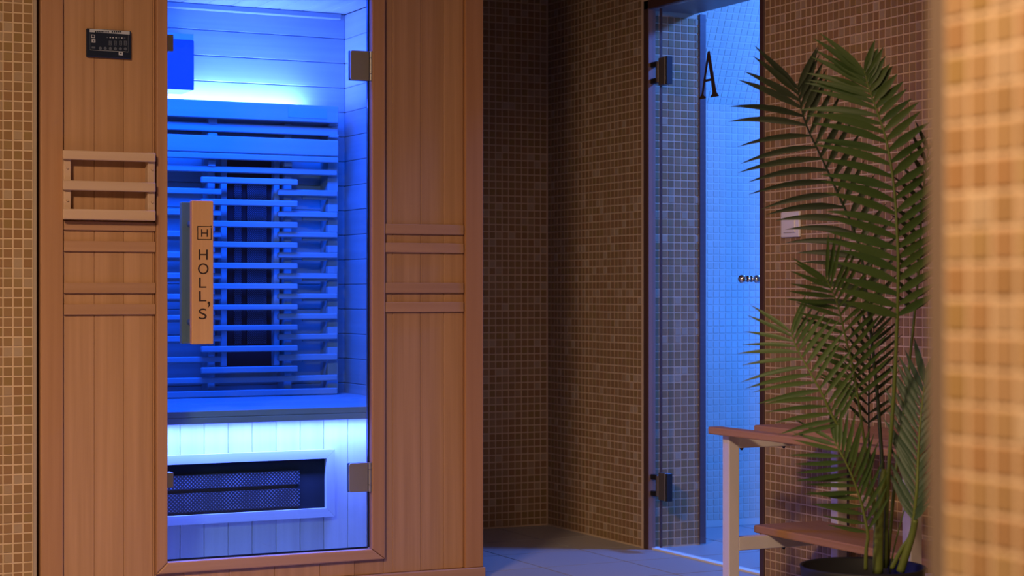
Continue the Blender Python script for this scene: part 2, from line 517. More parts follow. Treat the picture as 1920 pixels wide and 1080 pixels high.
# double knob
yk = mapYonX(1404, XG); zk = zX(1404, 523, XG)
kb = bmesh.new()
add_cyl(kb, (XG - 0.03, yk, zk), (XG + 0.038, yk, zk), 0.0045, n=12)
for sx in (-1, 1):
    cx = XG + 0.004 + sx * 0.028
    bmesh.ops.create_uvsphere(kb, u_segments=20, v_segments=12, radius=0.0135, matrix=Matrix.Translation((cx, yk, zk)))
    add_cyl(kb, (XG + 0.004 + sx * 0.005, yk, zk), (XG + 0.004 + sx * 0.0095, yk, zk), 0.010, n=16)
build('knob', kb, M_CHROME, dr, smooth=True)
# serif letter A on the glass (drawn in the glass plane: u along -Y, v up)
yA0, yA1 = mapYonX(1311, XG), mapYonX(1348, XG)
zA0, zA1 = zX(1329, 183.5, XG), zX(1329, 96, XG)
def A(u, v): return (yA0 + (yA1 - yA0) * u, zA0 + (zA1 - zA0) * v)
polys = [
    [(0.0, 0.0), (0.36, 0.0), (0.36, 0.018), (0.245, 0.075), (0.235, 0.12), (0.50, 0.86), (0.49, 1.0), (0.44, 0.96), (0.15, 0.11), (0.11, 0.07), (0.0, 0.018)],
    [(0.60, 0.0), (1.0, 0.0), (1.0, 0.018), (0.92, 0.07), (0.875, 0.12), (0.55, 1.0), (0.475, 1.0), (0.44, 0.96), (0.70, 0.12), (0.69, 0.075), (0.60, 0.018)],
    [(0.29, 0.355), (0.66, 0.355), (0.65, 0.405), (0.30, 0.405)]]
bm = bmesh.new()
for i, pl in enumerate(polys):
    add_prism(bm, [A(*q) for q in pl], 'x', XG - 0.0022 - i * 0.0001, XG - 0.0002)
build('letter_a', bm, M_INK, dr)

# threshold
box('trim_4', XW + 0.01, XW + 0.045, YD0, YD1, -0.003, 0.006, plain('threshold_stone', (0.78, 0.75, 0.74), 0.5), kind='structure')

# steam room behind the door
YS = 5.94
fs = box('floor_steam', XW + 0.021, 5.2, 3.4, YS + 0.05, -0.08, -0.003, M_FGROUT, kind='structure')
floor_tiles(fs, XW + 0.046, 4.6, 4.3, YS, 3.9, 5.62, M_FTILE)
zv = zY(1370, 197, YS)
ws = box('wall_steam', XW + wt, 5.2, YS, YS + 0.1, 0, zv, M_GROUT2, kind='structure')
ns = int((5.0 - XW - wt) / P)
mosaic(ws, (XW + wt + 0.004, YS, zv - int(zv / P) * P), X_, Z_, ns, int(zv / P), seen(1322, 1427), M_STILE1, M_STILES)
# steep vault above the wall
ang = math.atan2(1.0, 2.43)
e2 = Vector((0, -math.sin(ang), math.cos(ang)))
Lv = 0.86 / math.cos(ang)
nv = X_.cross(e2)
bm = bmesh.new()
p0 = Vector((0, YS, zv)); p1 = p0 + e2 * Lv
pts = [(p0.y, p0.z), (p1.y, p1.z), (p1.y - nv.y * 0.1, p1.z - nv.z * 0.1), (p0.y + 0.1, p0.z)]
add_prism(bm, pts, 'x', XW + wt, 5.2)
wv = build('ceiling_steam', bm, M_GROUT2, kind='structure')
mosaic(wv, (XW + wt + 0.004, YS, zv), X_, e2, ns, int(Lv / P), seen(1322, 1427), M_STILE1, M_STILES)
box('wall_steam_far', 5.2, 5.3, 3.4, YS + 0.1, 0, CEIL, M_GROUT2, kind='structure')
box('wall_steam_near', XW + wt, 5.3, 3.3, 3.4, 0, CEIL, M_GROUT2, kind='structure')

# near wall at the right edge, out of focus
XN = 0.946
YN = mapYonX(1773, XN)
wn = box('wall_near', XN, XN + 0.16, -1.2, YN, 0, CEIL, M_GROUT, kind='structure')
mosaic(wn, (XN, YN, 0.012), -Y_, Z_, 30, NR, seen(1765, 1960, -40, 1120))
box('trim_5', XN + 0.0005, XN + 0.16, YN, mapYonX(1739, XN), 0, CEIL, plain('brown_edge_profile', (0.125, 0.085, 0.062), 0.5), kind='structure')

# light switch on the right wall
sw = empty('light_switch', (XW, mapYonX(1485, XW), 1.05), 'white square light switch plate on the brown mosaic wall behind the palm', 'switch')
sy1, sy0 = mapYonX(1469, XW), mapYonX(1503, XW)
sz1, sz0 = zX(1485, 397, XW), zX(1485, 445, XW)
M_SW = plain('switch_plastic', (0.72, 0.68, 0.68), 0.4)
box('plate', XW - 0.010, XW - 0.001, sy0, sy1, sz0, sz1, M_SW, sw, 0.002)
box('rocker', XW - 0.014, XW - 0.009, sy0 + 0.018, sy1 - 0.018, sz0 + 0.014, sz1 - 0.014, M_SW, sw, 0.0015)

# ------------------------------------------------------------------ infrared sauna cabin
YF = 5.20
SX0, SX1 = mapX(75, YF), mapX(903, YF)
sa = empty('sauna_cabin', ((SX0 + SX1) / 2, YF, 0), 'brown wooden infrared sauna cabin with glass door and blue light inside', 'sauna')
SYB, SZT = 6.25, 2.30  # unseen cabin top raised to block lamp light from the back wall
XI0, XI1, YI, ZI0, ZI1 = SX0 + 0.07, mapX(647, 6.16), 6.16, 0.05, zY(642, 27, 6.16)
def fx(x): return mapX(x, YF)
def fz(x, y, Y=YF): return zY(x, y, Y)
# shell
box('side_wall', SX0 + 0.004, XI0 - 0.014, YF + 0.03, SYB, 0.0, SZT, M_PLANK, sa)
box('side_wall', XI1 + 0.014, SX1 - 0.004, YF + 0.03, SYB, 0.0, SZT, M_PLANK, sa)
box('rear_wall', XI0 - 0.014, XI1 + 0.014, YI + 0.015, SYB, 0.0, SZT, M_PLANK, sa)
box('roof', SX0 + 0.004, SX1 - 0.004, YF + 0.03, SYB, ZI1 + 0.012, SZT, M_PLANK, sa)
box('cabin_floor', XI0 - 0.014, XI1 + 0.014, YF + 0.03, YI + 0.015, 0.0, ZI0, M_INV, sa)
# front: corner posts, planks, bottom rail
ZR = fz(903, 1062)
xd0, xd1 = fx(290.5), fx(719)
xg0, xg1 = fx(312), fx(694)
box('corner_post', SX0, fx(117), YF - 0.012, YF + 0.03, ZR, SZT, M_STILE, sa, 0.003, 2)
box('corner_post', fx(869), SX1, YF - 0.014, YF + 0.03, ZR, SZT, M_POST, sa, 0.003, 2)
box('bottom_rail', SX0 - 0.002, SX1 + 0.006, YF - 0.018, YF + 0.03, 0.0, ZR, M_TRIM, sa, 0.002)
ZDT, ZDB = 1.93, fz(500, 1062)          # door frame outer top / bottom
for xs, z0, z1 in (((117.5, 177, 232, 287, 290.3), ZR, SZT), ((719.2, 736, 789, 832, 868.7), ZR, SZT)):
    for a, b in zip(xs[:-1], xs[1:]):
        box('panel_plank', fx(a) + 0.0003, fx(b) - 0.0003, YF, YF + 0.028, z0 + 0.0005, z1, M_PLANK, sa, 0.0014)
for xs in ((290.5, 345, 430, 515, 600, 665, 719),):
    for a, b in zip(xs[:-1], xs[1:]):
        box('panel_plank', fx(a) + 0.0003, fx(b) - 0.0003, YF, YF + 0.028, ZR + 0.0005, ZDB, M_PLANK, sa, 0.0014)
        box('panel_plank', fx(a) + 0.0003, fx(b) - 0.0003, YF, YF + 0.028, ZDT, SZT, M_PLANK, sa, 0.0014)
# door frame (mitred): left, right, bottom, top
ZGB = fz(500, 1041); ZGT = 1.90
zo0, zo1 = ZDB, ZDT
def frame_piece(pts):
    bm = add_prism(bmesh.new(), pts, 'y', YF - 0.016, YF + 0.03)
    bmesh.ops.bevel(bm, geom=[e for e in bm.edges if all(abs(v.co.y - (YF - 0.016)) < 1e-5 for v in e.verts)], offset=0.004, segments=2, profile=0.5, affect='EDGES')
    return bm
g = 0.0004
build('door_frame_stile', frame_piece([(xd0, zo0 + g), (xg0, ZGB + g), (xg0, ZGT - g), (xd0, zo1 - g)]), M_STILE, sa)
build('door_frame_stile', frame_piece([(xd1, zo0 + g), (xd1, zo1 - g), (xg1, ZGT - g), (xg1, ZGB + g)]), M_STILE, sa)
build('door_frame_rail', frame_piece([(xd0 + g, zo0), (xd1 - g, zo0), (xg1 - g, ZGB), (xg0 + g, ZGB)]), M_TRIM, sa)
build('door_frame_rail', frame_piece([(xd0 + g, zo1), (xg0 + g, ZGT), (xg1 - g, ZGT), (xd1 - g, zo1)]), M_TRIM, sa)
# horizontal trim slats
for a, b, ys_ in ((118.5, 290, ((416, 432.5), (452, 472), (530, 550), (570, 590))), (720, 867, ((421, 439.5), (456, 474), (530.5, 549.5), (566.5, 585)))):
    for y0, y1 in ys_:
        xm = (a + b) / 2
        box('trim_slat', fx(a), fx(b), YF - 0.011, YF + 0.001, fz(xm, y1), fz(xm, y0), M_TRIM, sa, 0.0015)

# magazine rack
YR = YF - 0.045
rk = box('magazine_rack', mapX(118.5, YR), mapX(292, YR), YR, YR + 0.014, zY(205, 301, YR), zY(205, 284, YR), M_RACK, sa, 0.002, label='pale wooden magazine rack with three bars')
def rp(n, x0, x1, y0, y1, Y0, Y1):
    box(n, mapX(x0, Y0), mapX(x1, Y0), Y0, Y1, zY((x0 + x1) / 2, y1, Y0), zY((x0 + x1) / 2, y0, Y0), M_RACK, rk, 0.002)
rp('rack_bar', 118.5, 292, 340, 358, YR, YR + 0.014)
rp('rack_bar', 118.5, 292, 393, 412.5, YR, YR + 0.014)
rp('rack_side', 119.5, 133.5, 283, 411, YR + 0.0145, YF - 0.0005)
rp('rack_side', 277, 291, 286, 411, YR + 0.0145, YF - 0.0005)
rp('rack_floor', 136, 275, 404, 411, YR + 0.0145, YF - 0.0005)
for (sx, sy) in ((126, 315), (285, 318), (126, 376), (285, 379)):
    bm = bmesh.new(); X = mapX(sx, YR + 0.014); z = zY(sx, sy, YR + 0.014)
    add_cyl(bm, (X, YR + 0.016, z), (X, YR + 0.010, z), 0.0035, 0.003, 12)
    build('peg', bm, M_RACK, rk)

# control panel
YC = YF - 0.012
M_NAVY = plain('navy_panel', (0.010, 0.016, 0.035), 0.3)
M_PRINT = plain('pale_print', (0.42, 0.44, 0.50), 0.5)
M_PRINTD = plain('dim_print', (0.085, 0.10, 0.14), 0.5)
cpx = lambda x: mapX(x, YC)
cpz = lambda x, y: zY(x, y, YC)
cp = box('control_panel', cpx(162.5), cpx(246), YC, YF + 0.0, cpz(204, 108.5), cpz(204, 55.5), M_NAVY, sa, 0.002, label='dark navy control panel with pale print')
def mark(n, x0, x1, y0, y1, m):
    box(n, cpx(x0), cpx(x1), YC - 0.0008, YC + 0.0002, cpz((x0 + x1) / 2, y1), cpz((x0 + x1) / 2, y0), m, cp)
def skew(x, y): return y + (x - 204) * 0.035
mark('title_strip', 168, 243, 56.5, 62.5, M_PRINT)
for i in range(13):
    x = 178 + i * 3.9
    if i == 7: continue
    bm = bmesh.new()
    add_box(bm, cpx(x), cpx(x + 2.6), YC - 0.0012, YC - 0.0007, cpz(x, 60.9), cpz(x, 58.4))
    build('title_mark', bm, M_NAVY, cp)
mark('frame_line', 168.6, 169.1, 63, 94, M_PRINTD); mark('frame_line', 240, 240.5, 66, 97, M_PRINTD); mark('frame_line', 169, 240, 95.2, 95.8, M_PRINT)
bm = bmesh.new()
for (a, b, c_, d_) in ((171, 178, 65, 66.2), (171, 178, 70, 71.2), (171, 172.2, 66, 70), (176.8, 178, 66, 70)):
    add_box(bm, cpx(a), cpx(b), YC - 0.0008, YC + 0.0002, cpz(175, d_), cpz(175, c_))
build('icon', bm, M_PRINT, cp)
mark('icon', 171.8, 178.8, 73.5, 80, M_PRINT); mark('icon', 172, 178.5, 87.5, 91, M_PRINTD); mark('icon', 222.5, 230.5, 97, 103.5, M_PRINT)
mark('icon', 174, 176.4, 75.5, 78, M_NAVY); mark('icon', 225.2, 227.8, 98.8, 101.4, M_NAVY)
for i in range(7): mark('indicator', 200 + i * 5.4, 202.6 + i * 5.4, 69.2 + i * 0.2, 71.2 + i * 0.2, M_PRINT if i in (1, 2, 3, 5) else M_PRINTD)
for x in (204, 213.5, 223.5, 232.5):         # four dim digits
    bm = bmesh.new()
    for (a, b, c_, d_) in ((0, 1.1, 76.5, 85), (4, 5.1, 76.5, 85), (1, 4, 76.5, 77.6), (1, 4, 80.2, 81.3), (1, 4, 84, 85)):
        add_box(bm, cpx(x + a), cpx(x + b), YC - 0.0008, YC + 0.0002, cpz(x, d_), cpz(x, c_))
    build('digit', bm, M_PRINTD, cp)
for i in range(6):
    bm = bmesh.new(); x = 188 + i * 9.4; z = cpz(x, 90.5 + i * 0.25)
    add_cyl(bm, (cpx(x), YC - 0.0008, z), (cpx(x), YC + 0.0002, z), 0.0044, n=16)
    build('button', bm, M_PRINTD, cp)

# ---- door: glass, hinges, handle, catches
YGL = YF - 0.004
dp = box('glass_door', xg0 + 0.001, fx(689), YGL, YGL + 0.008, ZGB + 0.004, ZGT - 0.006, M_GLASSD, sa)
box('door_seal', fx(689.3), fx(692), YGL + 0.001, YGL + 0.010, ZGB + 0.004, ZGT - 0.006, M_BLACK, dp)
box('door_seal', xg0 + 0.001, fx(691), YGL + 0.0085, YGL + 0.011, ZGB + 0.0005, ZGB + 0.006, M_BLACK, dp)
def cab_hinge(y0, y1, x0, x1):
    Yh = YGL - 0.007
    z1, z0 = zY(677, y0, Yh), zY(677, y1, Yh)
    hx0, hx1 = mapX(x0, Yh), mapX(x1, Yh)
    kn = hx1 - 0.010
    bm = add_box(bmesh.new(), hx0, kn - 0.001, Yh, YGL - 0.0003, z0, z1)
    bmesh.ops.bevel(bm, geom=[e for e in bm.edges if abs(e.verts[0].co.y - e.verts[1].co.y) > 0.003 and e.verts[0].co.x < hx0 + 0.001], offset=0.007, segments=4, profile=0.5, affect='EDGES')
    bmesh.ops.bevel(bm, geom=[e for e in bm.edges if all(v.co.y < Yh + 1e-5 for v in e.verts)], offset=0.0012, segments=1, affect='EDGES')
    h = build('hinge', bm, M_STEEL, dp)
    for a, b in ((0.0, 0.23), (0.245, 0.755), (0.77, 1.0)):
        bm = bmesh.new()
        add_cyl(bm, (kn + 0.0055, Yh + 0.001, z0 + (z1 - z0) * a), (kn + 0.0055, Yh + 0.001, z0 + (z1 - z0) * b), 0.0055, n=16)
        build('hinge_knuckle', bm, M_STEEL, dp)
    bm = add_box(bmesh.new(), hx0, kn, YGL + 0.0085, YGL + 0.014, z0, z1, 0.001)
    build('hinge_plate', bm, M_STEEL, dp)
cab_hinge(95, 150.5, 657.5, 698.5); cab_hinge(868, 922.5, 655, 696.5)
for y0, y1 in ((65, 96), (886, 914)):
    box('door_catch', mapX(313.2, YGL), mapX(324.5, YGL), YGL - 0.005, YGL + 0.03, zY(319, y1, YGL), zY(319, y0, YGL), M_BRONZE, dp, 0.001)
# handle: outer and inner bars with standoffs
YH = YGL - 0.058
hx0, hx1 = mapX(360, YH), mapX(400.5, YH)
hz0, hz1 = zY(380, 645.5, YH), zY(380, 376, YH)
ha = box('door_handle', hx0, hx1, YH, YH + 0.024, hz0, hz1, M_HANDLE, dp, 0.003, 2)
box('inner_bar', hx0 - 0.004, hx1 - 0.004, YGL + 0.030, YGL + 0.054, hz0, hz1, M_HANDLE, dp, 0.003, 2)
for y in (418, 605):
    z = zY(355, y, YH); X = (hx0 + hx1) / 2 - 0.012
    bm = bmesh.new()
    add_cyl(bm, (X, YH + 0.023, z), (X, YGL + 0.032, z), 0.0095, n=16)
    build('standoff', bm, M_STEEL, dp, smooth=False)

def text_mesh(ch, name, cx, cz, size_w, size_h, parent):
    cu = bpy.data.curves.new('t', 'FONT'); cu.body = ch; cu.extrude = 0.02; cu.offset = 0.0
    to = bpy.data.objects.new('t', cu); COL.objects.link(to)
    dg = bpy.context.evaluated_depsgraph_get()
    me = bpy.data.meshes.new_from_object(to.evaluated_get(dg))
    bm = bmesh.new(); bm.from_mesh(me)
    bpy.data.objects.remove(to); bpy.data.curves.remove(cu); bpy.data.meshes.remove(me)
    xs = [v.co.x for v in bm.verts]; zs = [v.co.y for v in bm.verts]
    x0, x1, y0, y1 = min(xs), max(xs), min(zs), max(zs)
    for v in bm.verts:
        a = (v.co.x - (x0 + x1) / 2) / (x1 - x0) * size_w
        b = (v.co.y - (y0 + y1) / 2) / (y1 - y0) * size_h
        v.co = Vector((cx + a, YH - 0.0005 - v.co.z * 0.02, cz + b))
    bmesh.ops.recalc_face_normals(bm, faces=bm.faces)
    return build(name, bm, M_INK, parent)
pxm = depY(380, YH) / F
for ch, xc, yc, wpx, hpx in (('H', 381, 477.5, 17.5, 19), ('O', 381, 504, 20.5, 20), ('L', 380, 530, 14.5, 19), ('L', 380, 555.5, 14.5, 19), ('S', 380, 588.5, 15.5, 20), ('H', 383.3, 437, 13, 14)):
    text_mesh(ch, 'letter', mapX(xc, YH), zY(380, yc, YH), wpx * pxm, hpx * pxm, dp)
text_mesh(',', 'letter', mapX(391.5, YH), zY(380, 571, YH), 5 * pxm, 11 * pxm, dp)
bm = bmesh.new()
lx0, lx1, lz0, lz1 = mapX(370, YH), mapX(396.5, YH), zY(380, 449.5, YH), zY(380, 424, YH)
t = 1.3 * pxm
for a, b, c_, d_ in ((lx0, lx1, lz0, lz0 + t), (lx0, lx1 - 3 * pxm, lz1 - t, lz1), (lx0, lx0 + t, lz0, lz1), (lx1 - t, lx1, lz0, lz1 - 3 * pxm), (lx1 - 2.2 * pxm, lx1, lz1 - 1.6 * pxm, lz1 + 0.8 * pxm)):
    add_box(bm, a, b, YH - 0.001, YH + 0.001, c_, d_)
build('logo_square', bm, M_INK, dp)

# ---- cabin interior
nz = int(math.ceil((ZI1 - ZI0) / 0.0868))
for i in range(nz):
    z1 = ZI1 - i * 0.0868; z0 = max(ZI0, z1 - 0.0868)
    if z1 - z0 < 0.01: continue
    box('back_board', XI0, XI1, YI, YI + 0.0145, z0 + 0.0006, z1 - 0.0006, M_INH, sa, 0.0022)
    box('side_board', XI1, XI1 + 0.0135, YF + 0.031, YI + 0.0145, z0 + 0.0006, z1 - 0.0006, M_INY, sa, 0.0022)
    box('side_board', XI0 - 0.0135, XI0, YF + 0.031, YI + 0.0145, z0 + 0.0006, z1 - 0.0006, M_INY, sa, 0.0022)
nx = int((XI1 - XI0) / 0.0868) + 1
for i in range(nx):
    x0 = XI0 + i * 0.0868; x1 = min(XI1, x0 + 0.0868)
    if x1 - x0 < 0.01: continue
    box('ceiling_board', x0 + 0.0006, x1 - 0.0006, YF + 0.031, YI, ZI1, ZI1 + 0.0115, M_INY, sa, 0.002)
box('crown_strip', XI0, XI1 - 0.02, YI - 0.02, YI - 0.0005, ZI1 - 0.022, ZI1 - 0.0005, M_INH, sa, 0.004)
# valance with the lamp strip behind it
YV = 6.02
XB0 = XI0 + 0.03
box('valance', XB0, mapX(635, YV), YV, YV + 0.022, zY(475, 224, YV), zY(475, 192, YV), M_SLAT, sa, 0.002)
box('vent_label', mapX(540, YV), mapX(613, YV), YV - 0.002, YV, zY(576, 221.5, YV), zY(576, 202.5, YV), plain('vent_grey', (0.30, 0.40, 0.30), 0.6), sa)
box('light_trough', XB0, mapX(635, YV), YV + 0.0225, YI - 0.0005, zY(475, 224, YV), zY(475, 214, YV), M_SLAT, sa)
M_LED = bpy.data.materials.new('led_strip'); M_LED.use_nodes = True
_b = M_LED.node_tree.nodes['Principled BSDF']
_b.inputs['Emission Color'].default_value = (0.3, 0.5, 1, 1); _b.inputs['Emission Strength'].default_value = 3.0
box('led_strip', XB0 + 0.02, 2.28, 6.09, 6.10, zY(475, 213.9, YV), zY(475, 213.9, YV) + 0.005, M_LED, sa)
# hanging speaker panel in the upper left
YP = 6.02
M_PANEL = plain('blue_grey_panel', (0.05, 0.06, 0.15), 0.6)
spk = box('wall_panel', mapX(364, YP) - 0.19, mapX(364, YP), YP, YI - 0.0005, zY(340, 168, YP), zY(340, 75, YP), M_PANEL, sa, 0.002)
box('wall_panel_top', mapX(364, YP) - 0.19, mapX(364, YP), YP, YI - 0.0005, zY(340, 74.8, YP), zY(340, 62, YP), M_SLAT, sa, 0.002)

# backrest: slats and posts
def slat(x0, x1, y0, y1, Y, th=0.016, left=False):
    X0 = XB0 if left else mapX(x0, Y)
    xm = ((x0 + x1) / 2)
    box('backrest_slat', X0, mapX(x1, Y), Y, Y + th, zY(xm, y1, Y), zY(xm, y0, Y), M_SLAT, sa, 0.003)
YS1, YS2, YPST = 6.055, 6.035, 6.075
slat(315, 634, 233, 249.5, YS1, left=True)
slat(315, 635, 257, 288, YV + 0.005, left=True)
slat(315, 635, 289.5, 300.5, YV + 0.005, left=True)
slat(315, 633, 313.5, 325, YS1, left=True)
cent = [(333.5, 345), (374.5, 386), (415, 426.5), (453.5, 464.5), (493, 504), (531.5, 542.5), (571, 581.5), (609.5, 620), (648.5, 659.5), (687.5, 699)]
for y0, y1 in cent: slat(378, 559, y0, y1, YS2)
sidL = [(352.5, 364), (393, 404), (433, 445), (472, 484.5), (511.5, 523), (551, 562), (590.5, 600.5), (629.5, 641), (669, 680)]
sidR = [(356, 367.5), (397, 407.5), (435, 445.5), (473.5, 484), (512.5, 523), (550.5, 560.5), (588, 599), (626, 637), (664, 676)]
for (a, b), (c_, d_) in zip(sidL, sidR):
    slat(315, 416, a, b, YS1, left=True)
    slat(522, 633.5, c_, d_, YS1)
slat(315, 633.5, 706, 717, YS1, left=True)
slat(315, 633.5, 731, 743, YS1, left=True)
# lower lips behind the side slats (curved lumbar boards)
for k, ((a, b), (c_, d_)) in enumerate(zip(sidL, sidR)):
    f = 1.0 - k * 0.08
    box('backrest_board', XB0, mapX(380, YS1 + 0.02), YS1 + 0.0165, YS1 + 0.028, zY(345, b + 7.5 * f, YS1 + 0.02), zY(345, b - 3, YS1 + 0.02), M_SLAT, sa, 0.002)
    box('backrest_board', mapX(567, YS1 + 0.02), mapX(614, YS1 + 0.02), YS1 + 0.0165, YS1 + 0.028, zY(590, d_ + 7 * f, YS1 + 0.02), zY(590, d_ - 3, YS1 + 0.02), M_SLAT, sa, 0.002)
zp0, zp1 = 0.53, zY(475, 224, YV) - 0.002
for x0, x1, y_ in ((390, 403, 0.0), (533, 547, 0.0), (614.5, 634, -0.002)):
    Y = YPST + 0.0095
    box('backrest_post', mapX(x0, Y), mapX(x1, Y), Y, YI - 0.0005, zp0, zp1, M_INV, sa, 0.002)
for (c_, d_), (e_, f_) in zip(sidR[:-1], sidR[1:]):          # spacer blocks between right slats
    box('spacer_block', mapX(615, YS1 + 0.004), mapX(633, YS1 + 0.004), YS1 + 0.004, YPST + 0.009, zY(624, e_ + 0.2, YS1), zY(624, e_ - 13, YS1), M_INV, sa, 0.001)
for x0, x1, ya, yb in ((390, 407, 222.5, 232.5), (617, 634, 228.5, 236), (390, 407, 249.8, 255.5), (617, 634, 252, 258), (390, 403, 300.5, 312), (533, 547, 301, 312)):
    box('spacer_block', mapX(x0, YS1), mapX(x1, YS1), YS1 - 0.005, YS1 + 0.018, zY((x0 + x1) / 2, yb, YS1), zY((x0 + x1) / 2, ya, YS1), M_INV, sa, 0.001)
# rear heater: black tray, side bars, two perforated strips
YE = 6.12
hzt, hzb = zY(470, 300, YE), zY(470, 686, YE)
ht = box('rear_heater', mapX(426, YE), mapX(514, YE), YE, YI - 0.0005, hzb, hzt, M_DARK, sa, label='black heater tray behind the backrest slats')
M_PERF = perforated('perforated_steel', 0.0075, (0, 2))
box('perforated_strip', mapX(440, YE - 0.012), mapX(452.5, YE - 0.012), YE - 0.012, YE - 0.001, zY(470, 645, YE), zY(470, 345, YE), M_PERF, ht)
box('perforated_strip', mapX(463, YE - 0.012), mapX(500, YE - 0.012), YE - 0.012, YE - 0.001, zY(470, 645, YE), zY(470, 345, YE), M_PERF, ht)
for a, b in ((414.5, 425.7), (514.3, 524)):
    box('heater_side_bar', mapX(a, YE - 0.03), mapX(b, YE - 0.03), YE - 0.03, YI - 0.0005, hzb - 0.0, hzt + 0.01, M_INV, ht, 0.002)

# bench
YBF = 5.40
ZBT = zY(320, 772, YBF); ZBB = zY(320, 797, YBF)
for i in range(5):
    a = YBF + i * (YI - 0.001 - YBF) / 5; b = YBF + (i + 1) * (YI - 0.001 - YBF) / 5
    box('seat_board', XI0 + 0.0005, XI1 - 0.0005, a + 0.0004, b - 0.0004, ZBT - 0.02, ZBT, M_INH, sa, 0.002)
box('seat_front_rail', XI0 + 0.0005, XI1 - 0.0005, YBF, YBF + 0.022, ZBB, ZBT - 0.0205, M_INH, sa, 0.002)
# front panel under the bench, vertical boards
YU = 5.50
xs = [XI0 + 0.0005] + [mapX(x, YU) for x in (338, 383, 428, 473, 518, 563, 607, 652, 697, 742)] + [XI1 - 0.0005]
for a, b in zip(xs[:-1], xs[1:]):
    box('bench_panel_board', a + 0.0004, b - 0.0004, YU, YU + 0.014, ZI0, ZBT - 0.0205, M_INV, sa, 0.002)
# lower heater with a wooden frame
YW = YU - 0.024
lx0_, lx1_ = XI0 + 0.10, mapX(628, YW)
lz1_, lz0_ = zY(475, 848.5, YW), zY(475, 977, YW)
bw = 0.0275
lh = box('leg_heater', lx0_ + bw, lx1_ - bw, YU - 0.006, YU - 0.0005, lz0_ + bw, lz1_ - bw, M_DARK, sa, label='black perforated leg heater in a wooden frame under the seat')
def lf(pts): 
    bm = add_prism(bmesh.new(), pts, 'y', YW, YU - 0.0005)
    return bm
g = 0.0003
build('heater_frame', lf([(lx0_, lz0_ + g), (lx0_ + bw, lz0_ + bw + g), (lx0_ + bw, lz1_ - bw - g), (lx0_, lz1_ - g)]), M_INV, lh)
build('heater_frame', lf([(lx1_, lz0_ + g), (lx1_, lz1_ - g), (lx1_ - bw, lz1_ - bw - g), (lx1_ - bw, lz0_ + bw + g)]), M_INV, lh)
build('heater_frame', lf([(lx0_ + g, lz0_), (lx1_ - g, lz0_), (lx1_ - bw - g, lz0_ + bw), (lx0_ + bw + g, lz0_ + bw)]), M_INH, lh)
build('heater_frame', lf([(lx0_ + g, lz1_), (lx0_ + bw + g, lz1_ - bw), (lx1_ - bw - g, lz1_ - bw), (lx1_ - g, lz1_)]), M_INH, lh)
M_PERF2 = perforated('perforated_steel_low', 0.0115, (0, 2))
hi0, hi1 = lz0_ + bw, lz1_ - bw
for a, b in ((0.06, 0.42), (0.50, 0.78)):
    box('perforated_strip', lx0_ + bw + 0.02, lx1_ - bw - 0.085, YU - 0.011, YU - 0.0065, hi0 + (hi1 - hi0) * a, hi0 + (hi1 - hi0) * b, M_PERF2, lh)

# ------------------------------------------------------------------ slatted bench by the right wall
XBF = 2.84
YK = mapYonX(1367, XBF)            # -Y face of the far end frame
bench = empty('slatted_bench', (3.03, 4.0, 0), 'low bench with white metal legs, orange wood slats and lower shelf behind the palm', 'bench')
lw = 0.034
XRL = 3.253 - lw - 0.010
YN_ = mapYonX(1708, XBF)
for yk_ in (YK, YN_):
    for xk in (XBF, XRL):
        box('leg', xk, xk + lw, yk_, yk_ + lw, 0, 0.485, M_WHITE, bench, 0.002)
    box('cross_bar', XBF + lw, XRL, yk_ + 0.001, yk_ + lw - 0.001, 0.448, 0.485, M_WHITE, bench, 0.0015)
    box('cross_bar', XBF + lw, XRL, yk_ + 0.001, yk_ + lw - 0.001, 0.162, 0.199, M_WHITE, bench, 0.0015)
YE1 = mapYonX(1327, XBF - 0.025); YE0 = YN_ - 0.06
for a, b in ((XBF - 0.025, XBF + 0.018), (mapX(1413, YE1), XRL + lw)):
    box('seat_slat', a, b, YE0, YE1, 0.4852, 0.5055, M_BSLAT, bench, 0.004, 2)
box('shelf_slat', mapX(1413, YE1), XRL - 0.01, YE0, YE1, 0.1992, 0.2215, M_BSLAT, bench, 0.004, 2)
for (x, yv, z) in ((XBF + 0.052, YK, 0.448), (XRL - 0.175, YK, 0.448), (XRL - 0.175, YK, 0.162)):
    bm = bmesh.new()
    add_cyl(bm, (x, yv + 0.016, z - 0.007), (x, yv + 0.016, z), 0.003, 0.006, 12)
    build('screw', bm, M_BLACK, bench)

# ------------------------------------------------------------------ potted palm
D0 = 4.275
pc = pt(1617, 1061, D0)
palm = empty('potted_palm', (pc.x, pc.y, 0), 'tall green areca palm in a black round pot in front of the bench', 'plant')
R, ZP = 117 * D0 / F, pc.z
def lathe(profile, n=48):
    bm = bmesh.new()
    rings = []
    for r, z in profile:
        rings.append([bm.verts.new((pc.x + r * math.cos(2 * math.pi * k / n), pc.y + r * math.sin(2 * math.pi * k / n), z)) for k in range(n)])
    for i in range(len(rings) - 1):
        for k in range(n):
            bm.faces.new((rings[i][k], rings[i][(k + 1) % n], rings[i + 1][(k + 1) % n], rings[i + 1][k]))
    bm.faces.new(rings[0][::-1]); bm.faces.new(rings[-1])
    bmesh.ops.recalc_face_normals(bm, faces=bm.faces)
    return bm
build('pot', lathe([(R * 0.78, 0.0), (R * 0.80, 0.004), (R * 0.985, ZP - 0.01), (R, ZP), (R - 0.004, ZP + 0.001), (R - 0.008, ZP - 0.004), (R * 0.90, ZP - 0.05)]), M_POT, palm, smooth=True)
build('soil', lathe([(R * 0.895, ZP - 0.055), (R * 0.89, ZP - 0.045), (R * 0.5, ZP - 0.040), (0.01, ZP - 0.038)], 32), M_SOIL, palm, smooth=True)

